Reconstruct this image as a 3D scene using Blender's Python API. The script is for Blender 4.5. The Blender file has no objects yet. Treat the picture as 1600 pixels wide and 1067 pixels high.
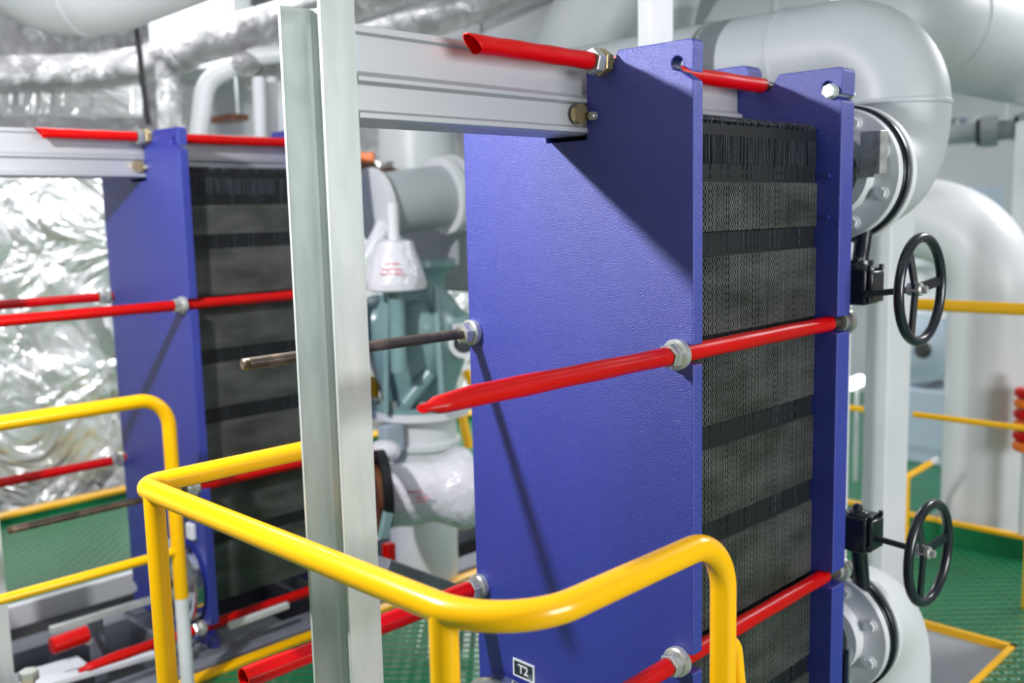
import bpy, bmesh, math, random
import numpy as np
from mathutils import Vector, Matrix, noise
random.seed(7)
C = bpy.context.scene.collection
S = bpy.context.scene

# ---------------------------------------------------------------- camera
FPX, CX, CY, EYE = 1515.0, 800.0, 533.5, 1.6
def _unit(v): return v / np.linalg.norm(v)
_X = -_unit(np.array([-737 - CX, 372 - CY, FPX])); _Y = _unit(np.array([2319 - CX, 298 - CY, FPX]))
_m = _unit(_X + _Y); _d = _unit(_Y - _X)
_X = _unit(_m - _d); _Y = _unit(_m + _d); _Z = np.cross(_X, _Y)
RW = np.array([_X, _Y, _Z])                     # world = RW @ camera(x right, y down, z forward)
CAM = np.array([0, 0, EYE])
def ray(px, py): return RW @ np.array([px - CX, py - CY, FPX])
def at(px, py, **k):
    """point of the place seen at a photo position, on a plane x=, y=, z= or at distance d="""
    r = ray(px, py); (a, v), = k.items()
    t = v / FPX if a == 'd' else (v - CAM['xyz'.index(a)]) / r['xyz'.index(a)]
    return Vector(CAM + r * t)
cd = bpy.data.cameras.new('camera'); cam = bpy.data.objects.new('camera', cd); C.objects.link(cam)
cd.sensor_width = 36; cd.lens = FPX / 1600 * 36; cd.clip_start = 0.05
cd.dof.use_dof = True; cd.dof.focus_distance = 1.80; cd.dof.aperture_fstop = 2.4
mw = Matrix.Identity(4)
for i in range(3):
    mw[i][0] = RW[i][0]; mw[i][1] = -RW[i][1]; mw[i][2] = -RW[i][2]; mw[i][3] = CAM[i]
cam.matrix_world = mw
S.camera = cam

# ---------------------------------------------------------------- light
S.view_settings.view_transform = 'Standard'; S.view_settings.look = 'None'
S.view_settings.exposure = 0.0; S.view_settings.gamma = 1.0
try: S.view_settings.use_curve_mapping = False
except Exception: pass
W = bpy.data.worlds.new('world'); S.world = W; W.use_nodes = True
W.node_tree.nodes['Background'].inputs[0].default_value = (0.92, 0.96, 1.0, 1)
W.node_tree.nodes['Background'].inputs[1].default_value = 0.18
def lamp(name, loc, power, size, target=None, col=(1, 1, 1), shape='DISK', sizey=None, point=False):
    if point:
        l = bpy.data.lights.new(name, 'POINT'); l.shadow_soft_size = size
    else:
        l = bpy.data.lights.new(name, 'AREA'); l.shape = shape; l.size = size
        if sizey: l.size_y = sizey
    l.energy = power; l.color = col
    o = bpy.data.objects.new(name, l); C.objects.link(o); o.location = loc
    if target is not None:
        o.rotation_euler = (Vector(target) - Vector(loc)).to_track_quat('-Z', 'Y').to_euler()
    return o
lamp('ceiling_lamp_light', (-1.99, 0.08, 2.27), 200, 0.04, point=True)
lamp('added_room_fill', (-4.3, 4.6, 3.1), 120, 1.6, (-4.3, 4.4, 0), shape='RECTANGLE', sizey=1.2)  # unseen fill added to brighten the far left background
lamp('added_room_fill', (-0.4, 5.6, 3.1), 70, 1.4, (-1.0, 5.0, 0), shape='RECTANGLE', sizey=1.2)  # unseen fill added for the right background
lamp('added_room_fill', (-4.3, 2.2, 3.1), 66, 1.2, (-5.2, 2.0, 0.4), shape='RECTANGLE', sizey=1.2)  # unseen fill added to brighten the foil wall, behind the front plates' plane
lamp('side_light', (2.6, 1.75, 1.7), 125, 1.6, (-1.0, 2.1, 1.1), shape='RECTANGLE', sizey=1.2)

# ---------------------------------------------------------------- materials
def lin(c): return tuple((x / 12.92 if x <= .04045 else ((x + .055) / 1.055) ** 2.4) for x in c)
def rgb(r, g, b): return (*lin((r / 255, g / 255, b / 255)), 1)
def mat(name, col, rough=.5, metal=0., bump=None, spec=.5, coat=0., var=None, coat_r=.1, emit=None, trans=0.):
    m = bpy.data.materials.new(name); m.use_nodes = True
    nt = m.node_tree; N = nt.nodes; L = nt.links; b = N['Principled BSDF']
    b.inputs['Base Color'].default_value = col; b.inputs['Roughness'].default_value = rough
    b.inputs['Metallic'].default_value = metal; b.inputs['Specular IOR Level'].default_value = spec
    b.inputs['Coat Weight'].default_value = coat; b.inputs['Coat Roughness'].default_value = coat_r
    b.inputs['Transmission Weight'].default_value = trans
    if emit:
        b.inputs['Emission Color'].default_value = emit[0]; b.inputs['Emission Strength'].default_value = emit[1]
    tc = N.new('ShaderNodeTexCoord')
    if var:                                        # (scale, other colour, low, high, stretch)
        sc, c2, lo, hi, st = var
        mp = N.new('ShaderNodeMapping'); mp.inputs['Scale'].default_value = st
        nz = N.new('ShaderNodeTexNoise'); nz.inputs['Scale'].default_value = sc; nz.inputs['Detail'].default_value = 5
        rp = N.new('ShaderNodeValToRGB'); rp.color_ramp.elements[0].position = lo; rp.color_ramp.elements[1].position = hi
        rp.color_ramp.elements[0].color = col; rp.color_ramp.elements[1].color = c2
        L.new(tc.outputs['Object'], mp.inputs[0]); L.new(mp.outputs[0], nz.inputs[0])
        L.new(nz.outputs[0], rp.inputs[0]); L.new(rp.outputs[0], b.inputs['Base Color'])
    if bump:                                       # (scale, strength, distance)
        nz = N.new('ShaderNodeTexNoise'); nz.inputs['Scale'].default_value = bump[0]; nz.inputs['Detail'].default_value = 3
        bp = N.new('ShaderNodeBump'); bp.inputs['Strength'].default_value = bump[1]; bp.inputs['Distance'].default_value = bump[2]
        L.new(tc.outputs['Object'], nz.inputs[0]); L.new(nz.outputs[0], bp.inputs['Height']); L.new(bp.outputs[0], b.inputs['Normal'])
    return m
M = {}
M['blue'] = mat('blue_paint', rgb(41, 53, 156), .41, bump=(420, 1, .0015), spec=.95, var=(3, rgb(34, 46, 142), .35, .7, (1, 1, .4)))
M['steel'] = mat('zinc_steel', rgb(208, 210, 206), .3, .6, bump=(90, .25, .0006), var=(25, rgb(150, 148, 138), .45, .75, (1, 1, 1)))
M['brass'] = mat('yellowed_zinc', rgb(196, 176, 128), .3, .85)
M['galv'] = mat('galvanised_steel', rgb(206, 211, 210), .42, .25, bump=(160, .2, .0004), var=(30, rgb(190, 197, 195), .35, .7, (1, 1, .25)))
M['alu'] = mat('brushed_aluminium', rgb(188, 190, 195), .45, .5, bump=(60, .05, .0004))
M['thread'] = mat('bare_threaded_steel', rgb(92, 82, 74), .38, .7, bump=(200, .3, .0005), var=(18, rgb(150, 130, 112), .45, .7, (1, 1, 1)))
M['red'] = mat('red_plastic', rgb(205, 0, 0), .34, spec=.3, coat=.06, var=(14, rgb(184, 8, 4), .4, .7, (1, .2, 1)))
M['pack'] = mat('plate_edge_steel', rgb(158, 160, 157), .4, .7, var=(6, rgb(116, 120, 114), .35, .65, (1, 1, 3)))
M['band'] = mat('dark_gasket_band', rgb(84, 86, 98), .4, .2, var=(150, rgb(30, 32, 36), .42, .6, (.1, 1, .05)))
M['rubber'] = mat('black_rubber', rgb(18, 20, 24), .45)
M['yellow'] = mat('yellow_enamel', rgb(255, 190, 0), .25, coat=.25, spec=.4, coat_r=.06, bump=(18, .08, .002))
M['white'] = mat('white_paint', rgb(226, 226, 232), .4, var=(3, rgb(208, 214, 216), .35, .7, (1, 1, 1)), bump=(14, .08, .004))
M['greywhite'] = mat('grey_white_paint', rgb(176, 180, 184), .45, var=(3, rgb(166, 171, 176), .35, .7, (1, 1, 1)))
M['black'] = mat('black_enamel', rgb(30, 33, 42), .25, spec=.6, bump=(60, .15, .001))
M['green'] = mat('green_deck_paint', rgb(14, 96, 56), .3, spec=.6, var=(5, rgb(22, 124, 76), .35, .7, (1, 1, 1)))
M['teal'] = mat('teal_grey_paint', rgb(134, 164, 166), .28, spec=.8, var=(4, rgb(116, 150, 154), .35, .7, (1, 1, 1)))
M['skid'] = mat('grey_deck_paint', rgb(120, 124, 134), .4, spec=.5, var=(5, rgb(100, 104, 116), .35, .7, (1, 1, 1)))
M['dark'] = mat('dark_grey_paint', rgb(58, 62, 66), .5, var=(4, rgb(38, 40, 44), .35, .65, (1, 1, 1)))
M['rust'] = mat('rusty_brown_paint', rgb(112, 62, 30), .6, var=(14, rgb(70, 36, 20), .35, .65, (1, 1, 1)))
M['film'] = mat('milky_plastic_film', rgb(224, 222, 232), .22, bump=(16, .8, .02), coat=.4, spec=.6)
M['redprint'] = mat('faint_red_print', rgb(226, 150, 160), .5)
M['chrome'] = mat('polished_metal', rgb(200, 205, 210), .12, 1., bump=(14, .4, .01))
M['plug'] = mat('label_black', rgb(34, 42, 52), .35)
M['labelw'] = mat('label_white', rgb(225, 228, 235), .4)
M['bluegrey'] = mat('blue_grey_paint', rgb(168, 182, 196), .35)
M['orange'] = mat('orange_plastic', rgb(244, 120, 20), .4)
def foil(name, scale, dist, base):
    m = bpy.data.materials.new(name); m.use_nodes = True
    nt = m.node_tree; N = nt.nodes; L = nt.links; b = N['Principled BSDF']
    b.inputs['Base Color'].default_value = base; b.inputs['Metallic'].default_value = .55; b.inputs['Roughness'].default_value = .28
    tc = N.new('ShaderNodeTexCoord')
    n1 = N.new('ShaderNodeTexNoise'); n1.inputs['Scale'].default_value = scale; n1.inputs['Detail'].default_value = 4; n1.inputs['Distortion'].default_value = 1.4
    v = N.new('ShaderNodeTexVoronoi'); v.inputs['Scale'].default_value = scale * 1.6; v.feature = 'DISTANCE_TO_EDGE'
    a = N.new('ShaderNodeMath'); a.operation = 'ADD'
    L.new(tc.outputs['Object'], n1.inputs[0])
    mix = N.new('ShaderNodeVectorMath'); mix.operation = 'ADD'
    L.new(tc.outputs['Object'], mix.inputs[0]); L.new(n1.outputs[1], mix.inputs[1]); L.new(mix.outputs[0], v.inputs[0])
    L.new(n1.outputs[0], a.inputs[0]); L.new(v.outputs[0], a.inputs[1])
    bp = N.new('ShaderNodeBump'); bp.inputs['Distance'].default_value = dist; bp.inputs['Strength'].default_value = 1
    L.new(a.outputs[0], bp.inputs['Height']); L.new(bp.outputs[0], b.inputs['Normal'])
    return m
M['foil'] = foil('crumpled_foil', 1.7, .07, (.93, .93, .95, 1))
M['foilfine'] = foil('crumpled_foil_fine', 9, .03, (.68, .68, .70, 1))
# tread deck: rows of little raised bars
def tread():
    m = mat('green_tread_deck', rgb(20, 108, 70), .24, spec=.9)
    nt = m.node_tree; N = nt.nodes; L = nt.links; b = N['Principled BSDF']
    tc = N.new('ShaderNodeTexCoord'); sx = N.new('ShaderNodeSeparateXYZ'); L.new(tc.outputs['Object'], sx.inputs[0])
    def s(out, k):
        a = N.new('ShaderNodeMath'); a.operation = 'MULTIPLY'; a.inputs[1].default_value = k; L.new(out, a.inputs[0])
        c = N.new('ShaderNodeMath'); c.operation = 'SINE'; L.new(a.outputs[0], c.inputs[0]); return c.outputs[0]
    p = N.new('ShaderNodeMath'); p.operation = 'MULTIPLY'; L.new(s(sx.outputs[0], 105), p.inputs[0]); L.new(s(sx.outputs[1], 105), p.inputs[1])
    bp = N.new('ShaderNodeBump'); bp.inputs['Distance'].default_value = .004; bp.inputs['Strength'].default_value = 1
    L.new(p.outputs[0], bp.inputs['Height']); L.new(bp.outputs[0], b.inputs['Normal'])
    return m
M['tread'] = tread()

# ---------------------------------------------------------------- mesh helpers
class MB:
    def __init__(s): s.v = []; s.f = []; s.sm = []
    def add(s, vs, fs, smooth=False):
        o = len(s.v); s.v += [tuple(v) for v in vs]; s.f += [tuple(i + o for i in f) for f in fs]
        s.sm += [smooth] * len(fs) if isinstance(smooth, bool) else smooth; return s
    def box(s, x0, x1, y0, y1, z0, z1):
        v = [(x, y, z) for z in (z0, z1) for y in (y0, y1) for x in (x0, x1)]
        return s.add(v, [(0, 2, 3, 1), (4, 5, 7, 6), (0, 1, 5, 4), (2, 6, 7, 3), (0, 4, 6, 2), (1, 3, 7, 5)])
    def obox(s, p0, p1, w, h, up=(0, 0, 1)):        # bar from p0 to p1, w wide, h high
        p0, p1 = Vector(p0), Vector(p1); d = (p1 - p0).normalized(); u = Vector(up); a = d.cross(u).normalized(); u = a.cross(d)
        v = [p + a * i * w / 2 + u * j * h / 2 for p in (p0, p1) for i, j in ((-1, -1), (1, -1), (1, 1), (-1, 1))]
        return s.add(v, [(0, 1, 2, 3), (7, 6, 5, 4), (0, 4, 5, 1), (1, 5, 6, 2), (2, 6, 7, 3), (3, 7, 4, 0)])
    def lathe(s, o, d, prof, n=40, flat=False, phase=0.):        # prof: (along, radius)
        o = Vector(o); d = Vector(d).normalized(); a = d.orthogonal().normalized() if abs(d.z) > .9 else d.cross(Vector((0, 0, 1))).normalized(); b = d.cross(a)
        vs = []; fs = []; k = len(prof)
        for t, r in prof:
            for i in range(n):
                w = 2 * math.pi * i / n + phase; vs.append(o + d * t + (a * math.cos(w) + b * math.sin(w)) * r)
        for j in range(k - 1):
            for i in range(n): fs.append((j * n + i, j * n + (i + 1) % n, (j + 1) * n + (i + 1) % n, (j + 1) * n + i))
        sm = [not flat] * len(fs)
        fs.append(tuple(range(n - 1, -1, -1))); fs.append(tuple((k - 1) * n + i for i in range(n))); sm += [False, False]
        # hard corners: split where the profile turns sharply
        return s.add(vs, fs, sm)
    def cyl(s, p0, p1, r, n=32, r2=None):
        p0, p1 = Vector(p0), Vector(p1); return s.lathe(p0, p1 - p0, [(0, r), ((p1 - p0).length, r if r2 is None else r2)], n)
    def ring(s, o, d, r0, r1, t, n=56):             # annulus of thickness t
        o = Vector(o); d = Vector(d).normalized(); a = d.orthogonal().normalized() if abs(d.z) > .9 else d.cross(Vector((0, 0, 1))).normalized(); b = d.cross(a)
        vs = [o + d * tt + (a * math.cos(2 * math.pi * i / n) + b * math.sin(2 * math.pi * i / n)) * r for tt, r in ((0, r0), (0, r1), (t, r1), (t, r0)) for i in range(n)]
        fs = [(j * n + i, j * n + (i + 1) % n, ((j + 1) % 4) * n + (i + 1) % n, ((j + 1) % 4) * n + i) for j in range(4) for i in range(n)]
        return s.add(vs, fs, True)
    def tube(s, pts, r, bend=0., n=24, closed=False, nb=10, rf=None):
        P = [Vector(p) for p in pts]; Q = []
        for i, p in enumerate(P):
            if (0 < i < len(P) - 1) and (isinstance(bend, (list, tuple)) or bend > 0):
                b_ = bend[i] if isinstance(bend, (list, tuple)) else bend
                a = (P[i - 1] - p).normalized(); c = (P[i + 1] - p).normalized(); ang = a.angle(c)
                if ang > 3.1 or b_ <= 0: Q.append(p); continue
                L_ = min(b_ / math.tan(ang / 2), (P[i - 1] - p).length * .499 if i > 1 else (P[i - 1] - p).length * .98, (P[i + 1] - p).length * .499 if i < len(P) - 2 else (P[i + 1] - p).length * .98)
                rr = L_ * math.tan(ang / 2); cen = p + (a + c).normalized() * (rr / math.sin(ang / 2))
                v0 = p + a * L_ - cen; v1 = p + c * L_ - cen; th = v0.angle(v1)
                for k in range(nb + 1):
                    t = k / nb; Q.append(cen + (v0 * math.sin((1 - t) * th) + v1 * math.sin(t * th)) / math.sin(th))
            else: Q.append(p)
        m = len(Q); T = []
        for i in range(m):
            if closed: t = Q[(i + 1) % m] - Q[i - 1]
            else: t = Q[min(i + 1, m - 1)] - Q[max(i - 1, 0)]
            T.append(t.normalized())
        a = T[0].orthogonal().normalized(); vs = []
        for i in range(m):
            if i: a = (a - T[i] * a.dot(T[i])).normalized()
            b = T[i].cross(a); ri = rf(i / (m - 1)) * r if rf else r
            for j in range(n): w = 2 * math.pi * j / n; vs.append(Q[i] + (a * math.cos(w) + b * math.sin(w)) * ri)
        fs = []; e = m if closed else m - 1
        for i in range(e):
            for j in range(n): fs.append((i * n + j, i * n + (j + 1) % n, ((i + 1) % m) * n + (j + 1) % n, ((i + 1) % m) * n + j))
        sm = [True] * len(fs)
        if not closed: fs += [tuple(range(n - 1, -1, -1)), tuple((m - 1) * n + j for j in range(n))]; sm += [False, False]
        return s.add(vs, fs, sm)
    def prism(s, poly, axis, lo, hi):               # poly in the two other axes
        def P(u, v, w): return {'x': (w, u, v), 'y': (u, w, v), 'z': (u, v, w)}[axis]
        n = len(poly); vs = [P(u, v, lo) for u, v in poly] + [P(u, v, hi) for u, v in poly]
        fs = [tuple(range(n)), tuple(range(2 * n - 1, n - 1, -1))] + [(i, n + i, n + (i + 1) % n, (i + 1) % n) for i in range(n)]
        return s.add(vs, fs)
    def hex(s, o, d, af, t, phase=.3, chamfer=True):
        R = af / math.sqrt(3)
        pr = [(0, R * .93), (t * .12, R), (t * .88, R), (t, R * .93)] if chamfer else [(0, R), (t, R)]
        return s.lathe(o, d, pr, 6, True, phase)
    def ball(s, c, r, sq=(1, 1, 1), n=24):
        vs = []; fs = []; m = n // 2
        for i in range(m + 1):
            for j in range(n):
                th = math.pi * i / m; ph = 2 * math.pi * j / n
                vs.append((c[0] + r * sq[0] * math.sin(th) * math.cos(ph), c[1] + r * sq[1] * math.sin(th) * math.sin(ph), c[2] + r * sq[2] * math.cos(th)))
        for i in range(m):
            for j in range(n): fs.append((i * n + j, (i + 1) * n + j, (i + 1) * n + (j + 1) % n, i * n + (j + 1) % n))
        return s.add(vs, fs, True)
    def build(s, name, m, parent=None, bevel=0., label=None, segs=2, org=None):
        me = bpy.data.meshes.new(name); vs = s.v
        if org is not None: vs = [tuple(Vector(v) - Vector(org)) for v in vs]
        me.from_pydata(vs, [], s.f); me.polygons.foreach_set('use_smooth', s.sm)
        bm = bmesh.new(); bm.from_mesh(me); bmesh.ops.recalc_face_normals(bm, faces=bm.faces); bm.to_mesh(me); bm.free()
        me.materials.append(M[m]); me.update()
        if any(s.sm):
            try: me.set_sharp_from_angle(angle=math.radians(38))
            except Exception: pass
        o = bpy.data.objects.new(name, me); C.objects.link(o)
        if org is not None: o.location = org
        if parent is not None:
            o.parent = parent
            if org is None: o.matrix_parent_inverse = Matrix.Translation(-Vector(pw(parent)))
            else: o.location = Vector(org) - Vector(pw(parent))
        if bevel:
            b = o.modifiers.new('bevel', 'BEVEL'); b.width = bevel; b.segments = segs; b.limit_method = 'ANGLE'; b.angle_limit = math.radians(35)
        if label: o['label'] = label
        return o
def pw(o):                                          # world location of a thing or part
    p = Vector(o.location)
    if o.parent is not None: p = p + o.matrix_parent_inverse.translation + pw(o.parent)
    return p
def thing(name, label, cat, loc=(0, 0, 0), group=None):
    o = bpy.data.objects.new(name, None); o.empty_display_size = .1; C.objects.link(o); o.location = loc
    o['label'] = label; o['category'] = cat
    if group: o['group'] = group
    return o
def tag(o, label, cat, group=None, kind=None):
    o['label'] = label; o['category'] = cat
    if group: o['group'] = group
    if kind: o['kind'] = kind
    return o
def struct(name, mb, m, bevel=0., label=None):
    o = mb.build(name, m, None, bevel); o['kind'] = 'structure'
    if label: o['label'] = label
    return o

# ================================================================ SETTING
ZF = .12
fl = MB()
fl.box(-2.86, 2.6, -2.6, 1.0, ZF - .06, ZF); fl.box(-2.86, 2.6, 1.0, 3.37, ZF - .06, ZF) if False else None
fl.box(-2.86, -1.75, 1.0, 3.37, ZF - .06, ZF); fl.box(-1.003, 2.6, 1.0, 3.37, ZF - .06, ZF)
fl.box(-5.2, 2.6, 3.37, 7.4, ZF - .06, ZF)
fl.box(-5.2, -3.98, -2.6, 3.37, ZF - .06, ZF)
struct('floor', fl, 'tread', label='green painted tread deck around the machines')
pit = MB(); pit.box(-6.4, 2.6, -2.6, 7.4, -.52, -.45)
struct('floor', pit, 'dark', label='dark grey pit bottom below the deck')
e = MB(); e.box(-3.985, -3.95, -2.6, 3.4, ZF - .08, ZF + .012)
struct('trim_1', e, 'white', .004, 'white painted edge face of the deck beside the pit')
e = MB(); e.box(-2.885, -2.84, -2.6, 3.4, ZF - .02, ZF + .012)
struct('trim_2', e, 'yellow', .003, 'yellow painted deck edge beside the grey skid')
e = MB(); e.box(-1.75, -1.0, 3.35, 3.37, ZF - .02, ZF + .006).box(-1.02, -1.0, 1.2, 3.37, ZF - .02, ZF + .006)
struct('trim_3', e, 'yellow', label='yellow painted edge around the deck opening')
e = MB(); e.box(-1.75, -1.0, 3.36, 3.372, -.45, ZF - .02).box(-1.015, -1.003, 1.2, 3.36, -.45, ZF - .02)
struct('trim_4', e, 'white', label='white painted sides of the deck opening')
e = MB(); e.box(-1.75, -1.015, 1.2, 3.36, -.22, -.2); struct('trim_10', e, 'white', label='white pan inside the deck opening')
e = MB(); e.box(-5.2, -5.13, -2.6, 5.4, ZF, ZF + .034)
struct('trim_5', e, 'green', label='green coaming in front of the foil covered wall')
e = MB(); e.box(-5.205, -5.125, -2.6, 5.4, ZF + .034, ZF + .048)
struct('trim_6', e, 'yellow', label='yellow top of the coaming in front of the foil covered wall')

# foil covered wall: really crumpled grid
def foil_wall(x, y0, y1, z0, z1, step, amp, nm, m, lab):
    ny = int((y1 - y0) / step); nz = int((z1 - z0) / step); mb = MB(); vs = []; fs = []
    for i in range(ny + 1):
        for j in range(nz + 1):
            y = y0 + (y1 - y0) * i / ny; z = z0 + (z1 - z0) * j / nz
            p = Vector((x * 3, y * 4.2 + .6 * noise.noise(Vector((0, y * 2, z * 2))), z * 2.6 + y * 1.1))
            d = (1 - abs(noise.noise(p)) * 2) * .6 + (1 - abs(noise.noise(p * 2.3)) * 2) * .35 + noise.noise(p * .5) * .6
            vs.append((x + d * amp, y, z))
    for i in range(ny):
        for j in range(nz): fs.append((i * (nz + 1) + j, (i + 1) * (nz + 1) + j, (i + 1) * (nz + 1) + j + 1, i * (nz + 1) + j + 1))
    mb.add(vs, fs, True); return mb
struct('wall_left', foil_wall(-5.45, -2.6, 7.4, -.45, 1.98, .035, .06, 'wall_left', 'foil', ''), 'foil', label='wall covered in crumpled silver foil insulation')
wu = foil_wall(-6.38, -2.6, 7.4, 1.98, 3.4, .04, .06, '', '', '')
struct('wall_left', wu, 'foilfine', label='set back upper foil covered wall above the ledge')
lg = MB().box(-6.5, -5.4, -2.6, 7.4, 1.96, 1.985); struct('trim_9', lg, 'greywhite', label='grey ledge on top of the foil covered wall')
wb = MB(); wb.box(-6.4, 2.6, 7.4, 7.5, -.5, 3.4)
struct('wall_back', wb, 'greywhite', label='pale painted wall at the far end')
wb = MB(); wb.box(-6.4, 2.6, -2.6, 7.5, 3.35, 3.45)
for y in np.arange(-2.2, 7.4, 1.1): wb.box(-6.4, 2.6, y, y + .02, 3.25, 3.35)
struct('ceiling', wb, 'greywhite', label='steel ceiling with deck beams')

# ================================================================ HEAT EXCHANGERS
YF, YFB, YR, YRB = 1.481, 1.512, 2.047, 2.108
def arcp(cx, cz, r, a0, a1, n=6): return [(cx + r * math.cos(math.radians(a0 + (a1 - a0) * i / n)), cz + r * math.sin(math.radians(a0 + (a1 - a0) * i / n))) for i in range(n + 1)]
XC = -1.311
def side_slots(xr, sgn, zs, dep=.034):                        # open slots in a vertical edge, bottom to top (sgn=+1 right edge)
    out = []
    for z in zs:
        c = xr - sgn * dep
        out += [(xr, z - .0185)]
        out += [(c + sgn * .0185 * math.cos(math.radians(a)), z + .0185 * math.sin(math.radians(a))) for a in range(-90, -271, -30)]
        out += [(xr, z + .0185)]
    return out
ROWS = [.225, .735, 1.335]
def right_edge(rear, dep=.034):
    o = [(-1.008, .16)] + side_slots(-1.008, 1, ROWS, dep)
    o += [(-1.008, 1.828), (-1.034, 1.846)] + arcp(-1.043, 1.861, .0125, 260, 0, 7) + [(-1.031, 1.855), (-1.008, 1.842)]
    o += arcp(-1.016, 1.892, .009, 0, 90, 4) + [(-1.178 if not rear else -1.162, 1.902)]
    return o
def plate_outline(rear):
    if rear: top = [(-1.185, 1.868), (-1.236, 1.868), (-1.240, 1.915)] + arcp(-1.256, 1.917, .016, 0, 90, 4)
    else: top = [(-1.193, 1.866), (-1.209, 1.862), (-1.225, 1.866), (-1.232, 1.885), (-1.256, 1.885), (-1.257, 1.742)]
    return right_edge(rear) + top + [(2 * XC - x, z) for x, z in right_edge(rear, .014) + top][::-1]
def nut_pair(o, d, parent, af=.041, dbl=True, washer=True, wm='steel', phase=.25):
    o = Vector(o); d = Vector(d)
    t = 0
    if washer:
        w = MB().lathe(o, d, [(0, .027), (.001, .029), (.013, .029), (.016, .0255)], 40); w.build('washer', wm, parent)
        t = .016
    else:
        w = MB().hex(o, d, af * 1.04, .020, phase + .2); w.build('nut', 'brass', parent, label='yellowed nut'); t = .021
    n = MB().hex(o + d * t, d, af, .022, phase); n.build('nut', 'steel', parent)
    return t + .022
def threaded(o, d, L, r, parent, name='threaded_rod', pitch=.0032):
    n = int(L / pitch * 2); prof = [(0, r * .7), (.002, r * .86)] + [(.002 + i * pitch / 2, r if i % 2 else r * .88) for i in range(1, n)]
    MB().lathe(o, d, prof, 20).build(name, 'thread', parent, label='bare threaded steel')
def sleeve(x, z, y0, y1, parent, r=.017, tip=None, lab=None, crease=True):
    mb = MB(); n = 28; rows = []; L = y1 - y0; K = 40
    for k in range(K + 1):
        t = k / K; y = y0 + L * t; rr = r * (1 + .03 * math.sin(t * 21)); fx = fz = 1.; dz = 0
        dist = y - y0
        if tip == 'flat':
            q = min(1, max(0, dist / .10)); fz = .6 + .4 * q; fx = 1.1 - .1 * q; dz = -.004 * (1 - q)
            if dist < .022: rr *= .62
        if tip == 'cut': pass
        ring = []
        for j in range(n):
            a = 2 * math.pi * j / n; cx, cz = math.cos(a), math.sin(a)
            g = 1 - (.16 * math.exp(-((a - .75) / .22) ** 2) if crease else 0)
            yy = y
            if tip == 'cut' and k < 3 and r < .02: yy = y0 + (.016 * (1 - cz) if k < 3 else 0) * (1 - k / 3) + dist
            ring.append((x + rr * g * fx * cx, yy, z + dz + rr * g * fz * cz))
        rows.append(ring)
    vs = [p for r_ in rows for p in r_]; fs = [(k * n + j, k * n + (j + 1) % n, (k + 1) * n + (j + 1) % n, (k + 1) * n + j) for k in range(K) for j in range(n)]
    sm = [True] * len(fs)
    if tip == 'cut' or tip == 'open':
        # hollow mouth with an inner wall
        o = len(vs); inn = [(x + (p[0] - x) * .86, p[1], z + (p[2] - z) * .86) for p in rows[0]]; deep = [(x + (p[0] - x) * .8, p[1] + .05, z + (p[2] - z) * .8) for p in rows[0]]
        vs += inn + deep
        fs += [(j, (j + 1) % n, o + (j + 1) % n, o + j) for j in range(n)] + [(o + j, o + (j + 1) % n, o + n + (j + 1) % n, o + n + j) for j in range(n)]
        fs += [tuple(o + n + j for j in range(n))]; sm += [True] * (2 * n) + [False]
    else: fs += [tuple(range(n))]; sm += [False]
    fs += [tuple(K * n + j for j in range(n - 1, -1, -1))]; sm += [False]
    return mb.add(vs, fs, sm).build('plastic_sleeve', 'red', parent, label=lab or 'red plastic sleeve')

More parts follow.
